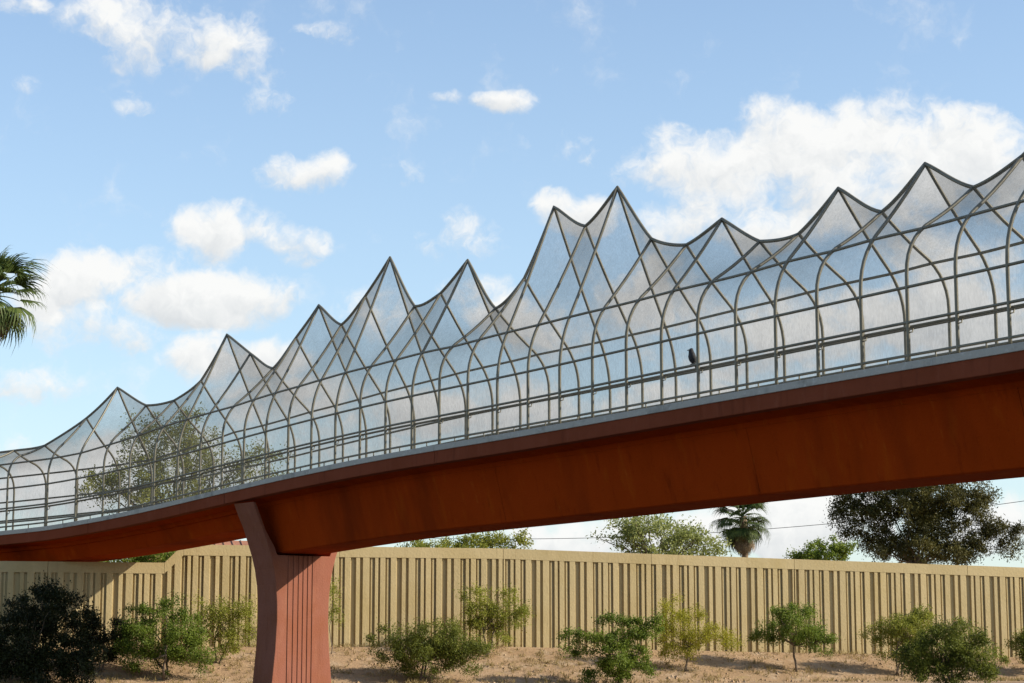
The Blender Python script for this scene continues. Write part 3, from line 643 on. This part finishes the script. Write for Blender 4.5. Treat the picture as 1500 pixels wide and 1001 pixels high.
back('desert_willow', 'tall feathery olive tree behind the wall, seen through the bridge screen', 'tree', 250, 122,
     [(235,660,58,48),(200,690,55,40),(280,645,44,44),(320,680,55,40),(150,712,38,26),(385,680,34,32),(250,725,120,26),(405,715,28,22)], 'leaf_willow', 320, 78, .6, 0.172, 0.080, 181, stems=3, tr=.17, nbr=30, hollow=.15, lump=.35)
back('garden_hedge', 'green bush behind the low stretch of wall beneath the bridge', 'shrub', 215, 112.5, [(225,818,34,14),(190,822,30,12),(250,812,18,12),(140,822,34,14),(85,822,34,14),(60,812,26,12)], 'leaf_green', 100, 114, .42, 0.140, 0.072, 191, stems=3, tr=.06, nbr=10)
back('roadside_tree', 'dark green tree top showing over the house roof left of the pier', 'tree', 318, 150, [(322,790,22,9),(300,796,26,8)], 'leaf_green', 36, 114, .5, 0.172, 0.080, 201, stems=1, tr=.12, nbr=6)

# palms
def fan_mesh(name, m, seed, R_=1.0, n=22, droop=.5, spread=150):
    """fan leaf: bent stalk along +X, then a fan of pleated segments with drooping tips"""
    rg = np.random.default_rng(seed); mb = MB(); tints = []
    st = 1.05; sl_ = [Vector((st*k/4, 0, .10*math.sin(k/4*1.5)-.20*(k/4)**2)) for k in range(5)]
    mb.tube(sl_, [.030,.026,.022,.018,.016], 4)
    o = sl_[-1]
    for k in range(n):
        a = R(-spread/2+spread*k/(n-1)); L_ = R_*(1-.25*abs(a)/R(spread/2))*rg.uniform(.88, 1.08)
        d = Vector((math.cos(a), math.sin(a), .12)); s = Vector((-math.sin(a), math.cos(a), 0)); w = R_*R(spread)/n*.62
        p1 = o+d*L_*.38; p2 = o+d*L_*.70+Vector((0,0,-droop*.16*L_)); p3 = o+d*L_*.92+Vector((0,0,-droop*.55*L_*rg.uniform(.7,1.3)))
        p4 = o+d*L_*.98+Vector((0,0,-droop*1.0*L_*rg.uniform(.7,1.3)))
        b = len(mb.v); up_ = Vector((0,0,.02))
        mb.v += [tuple(o), tuple(p1+s*w*.5+up_), tuple(p1-s*w*.5), tuple(p2+s*w*.42), tuple(p2-s*w*.42), tuple(p3+s*w*.16), tuple(p3-s*w*.16), tuple(p4)]
        mb.f += [(b,b+2,b+1), (b+1,b+2,b+4,b+3), (b+3,b+4,b+6,b+5), (b+5,b+6,b+7)]
    me = mb.mesh(name, m, fix=False)
    at_ = me.attributes.new('tint', 'FLOAT', 'FACE'); at_.data.foreach_set('value', np.clip(rg.uniform(.0, 1, len(me.polygons)), 0, 1).astype(np.float32))
    return me
def palm(label, px, py, Y, seed, size=1.0, nfr=34, trunk_r=.22, lowskirt=70):
    c = at(px, py, Y); rg = np.random.default_rng(seed); z0 = ground_z(c.x, c.y)
    p = empty('fan_palm', (c.x, c.y, z0)); tag(p, label, 'palm tree')
    hgt = c.z-z0; mb = MB()
    pts = [Vector((.12*math.sin(k*.7), .08*math.cos(k*.5), hgt*k/14-.2*(k == 0))) for k in range(15)]
    mb.tube(pts, [trunk_r*(1.35-.5*min(1, k/5)+(.10 if k > 11 else 0)) for k in range(15)], 12)
    mb.build('trunk', M['palmbark'], p, smooth=True)
    head = pts[-1]
    green = [fan_mesh('frond', M['leaf_palm'], seed+k, size, droop=.35+.25*k) for k in range(3)]
    dead = [fan_mesh('dead_frond', M['leaf_dead'], seed+9+k, size*.85, n=14, droop=.9) for k in range(2)]
    for k in range(nfr):
        f = k/(nfr-1); el_ = 78-128*f+rg.normal(0, 7); az_ = k*137.5+rg.normal(0, 10)
        o = link('frond', green[k % 3], p); o.location = head+Vector((0,0,.25-.5*f)); o.rotation_euler = (R(rg.normal(0, 12)), R(-el_), R(az_)); sc_ = rg.uniform(.85, 1.1)*(size if size != 1 else 1); o.scale = (sc_,)*3
    for k in range(int(nfr*.95)):
        o = link('dead_frond', dead[k % 2], p); o.location = head+Vector((0,0,-.35-.8*rg.uniform(0, 1))); o.rotation_euler = (R(rg.normal(0, 14)), R(lowskirt+rg.normal(0, 9)), R(k*137.5+40)); o.scale = (.85,)*3
    return p
palm('shaggy fan palm with brown dead skirt beyond the wall, between light green tree and pine', 1089, 757, 142, 301, 1.08, 60, .26)
palm('tall fan palm cut off by the left edge of the picture, against the sky', -7, 432, 122, 331, 1.38, 34, .2, 62)

# dry grass and weeds on the slope: nobody could count the blades
def grass():
    rg = np.random.default_rng(77); V = []; n = 0; T = []
    pts = []
    while len(pts) < 2000:
        s = rg.uniform(-16, 55); d = .3+8.5*rg.uniform(0, 1)
        p = W0+WD*s+WN*d
        dens = hum(p.x*2.2+9, p.y*2.2)
        if rg.uniform(-.25, .35) < dens+.02: pts.append(p)
    c = []
    for p in pts: c.append((p.x, p.y, ground_z(p.x, p.y)))
    me = leaves_mesh('dry_grass', M['straw'], c, 10, .18, .24, .028, 5, up=1.6, flat=.15)
    o = link('dry_grass', me); tag(o, 'short dry straw coloured grass tufts over the gravel slope', 'grass', kind='stuff')
    # loose stones
    mb = MB()
    for _ in range(2600):
        s = rg.uniform(-16, 55); d = .2+8.5*rg.uniform(0, 1)**.8; p = W0+WD*s+WN*d; z = ground_z(p.x, p.y); r_ = abs(rg.normal(0, .055))+.025
        b = len(mb.v)
        for k in range(4):
            a = k*1.571+rg.uniform(-.4, .4); mb.v.append((p.x+r_*math.cos(a)*rg.uniform(.7,1.3), p.y+r_*math.sin(a), z-.01))
        mb.v.append((p.x, p.y, z+r_*rg.uniform(.5, .9)))
        mb.f += [(b,b+1,b+4),(b+1,b+2,b+4),(b+2,b+3,b+4),(b+3,b,b+4)]
    o = mb.build('gravel', M['ground'], fix=False); tag(o, 'loose stones scattered over the tan gravel slope', 'gravel', kind='stuff')
grass()

# ---------------------------------------------------------------- house behind the wall, only its roof shows
def house():
    c = at(370, 880, 133); gz = ground_z(c.x, c.y); rz = at(330, 792.5, 133).z
    h = empty('house', (c.x, c.y, gz), math.atan2(WD.y, WD.x)); tag(h, 'house with low brown tiled roof behind the wall, left of the pier', 'house')
    L_, Wd, ev = 7.5, 4.5, rz-gz-1.35
    mb = MB(); mb.box((-L_+.5,-Wd+.5,-.2), (L_-.5,Wd-.5,ev)); w = mb.build('wall', M['stucco'], h)
    mb = MB()
    mb.loft([[(-L_,-Wd,ev-.05),(-L_,0,ev+1.35),(-L_,Wd,ev-.05),(-L_,Wd,ev-.22),(-L_,0,ev+1.16),(-L_,-Wd,ev-.22)],[(L_,-Wd,ev-.05),(L_,0,ev+1.35),(L_,Wd,ev-.05),(L_,Wd,ev-.22),(L_,0,ev+1.16),(L_,-Wd,ev-.22)]])
    rf = mb.build('roof', M['rooftile'], h)
    for k in range(26):
        x = -L_+.3+k*(2*L_-.6)/25; mb = MB(); mb.tube([(x,-Wd,ev-.04),(x,-.05,ev+1.335)], .06, 6); mb.build('tile_row', M['rooftile'], rf, smooth=True)
    for x in (-4, 0, 4):
        mb = MB(); mb.box((x-.6,-Wd+.42,1.0), (x+.6,-Wd+.51,2.2)); f = mb.build('window', M['glass'], h)
        mb = MB(); mb.box((x-.7,-Wd+.40,.9), (x+.7,-Wd+.49,.995)); mb.build('sill', M['stucco'], f)
house()

# ---------------------------------------------------------------- power line beyond the trees
def power_line():
    pl, pr = at(452, 783, 170), at(1610, 720, 150)
    for q, lab in ((pl, 'wooden utility pole standing behind the pier'), (pr, 'wooden utility pole beyond the pine, outside the right edge')):
        z0 = ground_z(q.x, q.y); e = empty('utility_pole', (q.x, q.y, z0)); tag(e, lab, 'utility pole')
        mb = MB(); mb.tube([(0,0,-.3),(0,0,(q.z-z0)*.5),(0,0,q.z-z0+.05)], [.16,.14,.11], 10); mb.build('post', M['wood'], e, smooth=True)
        mb = MB(); mb.tube([(0,0,q.z-z0+.05),(0,0,q.z-z0+.12)], [.05,.03], 8); mb.build('insulator', M['curb'], e)
    mb = MB(); a, b = at(452, 783, 170)+Vector((0,0,.12)), at(1610, 720, 150)+Vector((0,0,.12))
    pts = []
    for k in range(41):
        t_ = k/40; p = a.lerp(b, t_); p.z -= 1.7*4*t_*(1-t_); pts.append(p)
    mb.tube(pts, .022, 5); o = mb.build('power_line', M['wire'], smooth=True)
    tag(o, 'thin overhead cable sagging across the sky above the wall and trees', 'cable')
power_line()

# ---------------------------------------------------------------- tidy helper properties
for o in scene.objects:
    if '_shift' in o.keys(): del o['_shift']
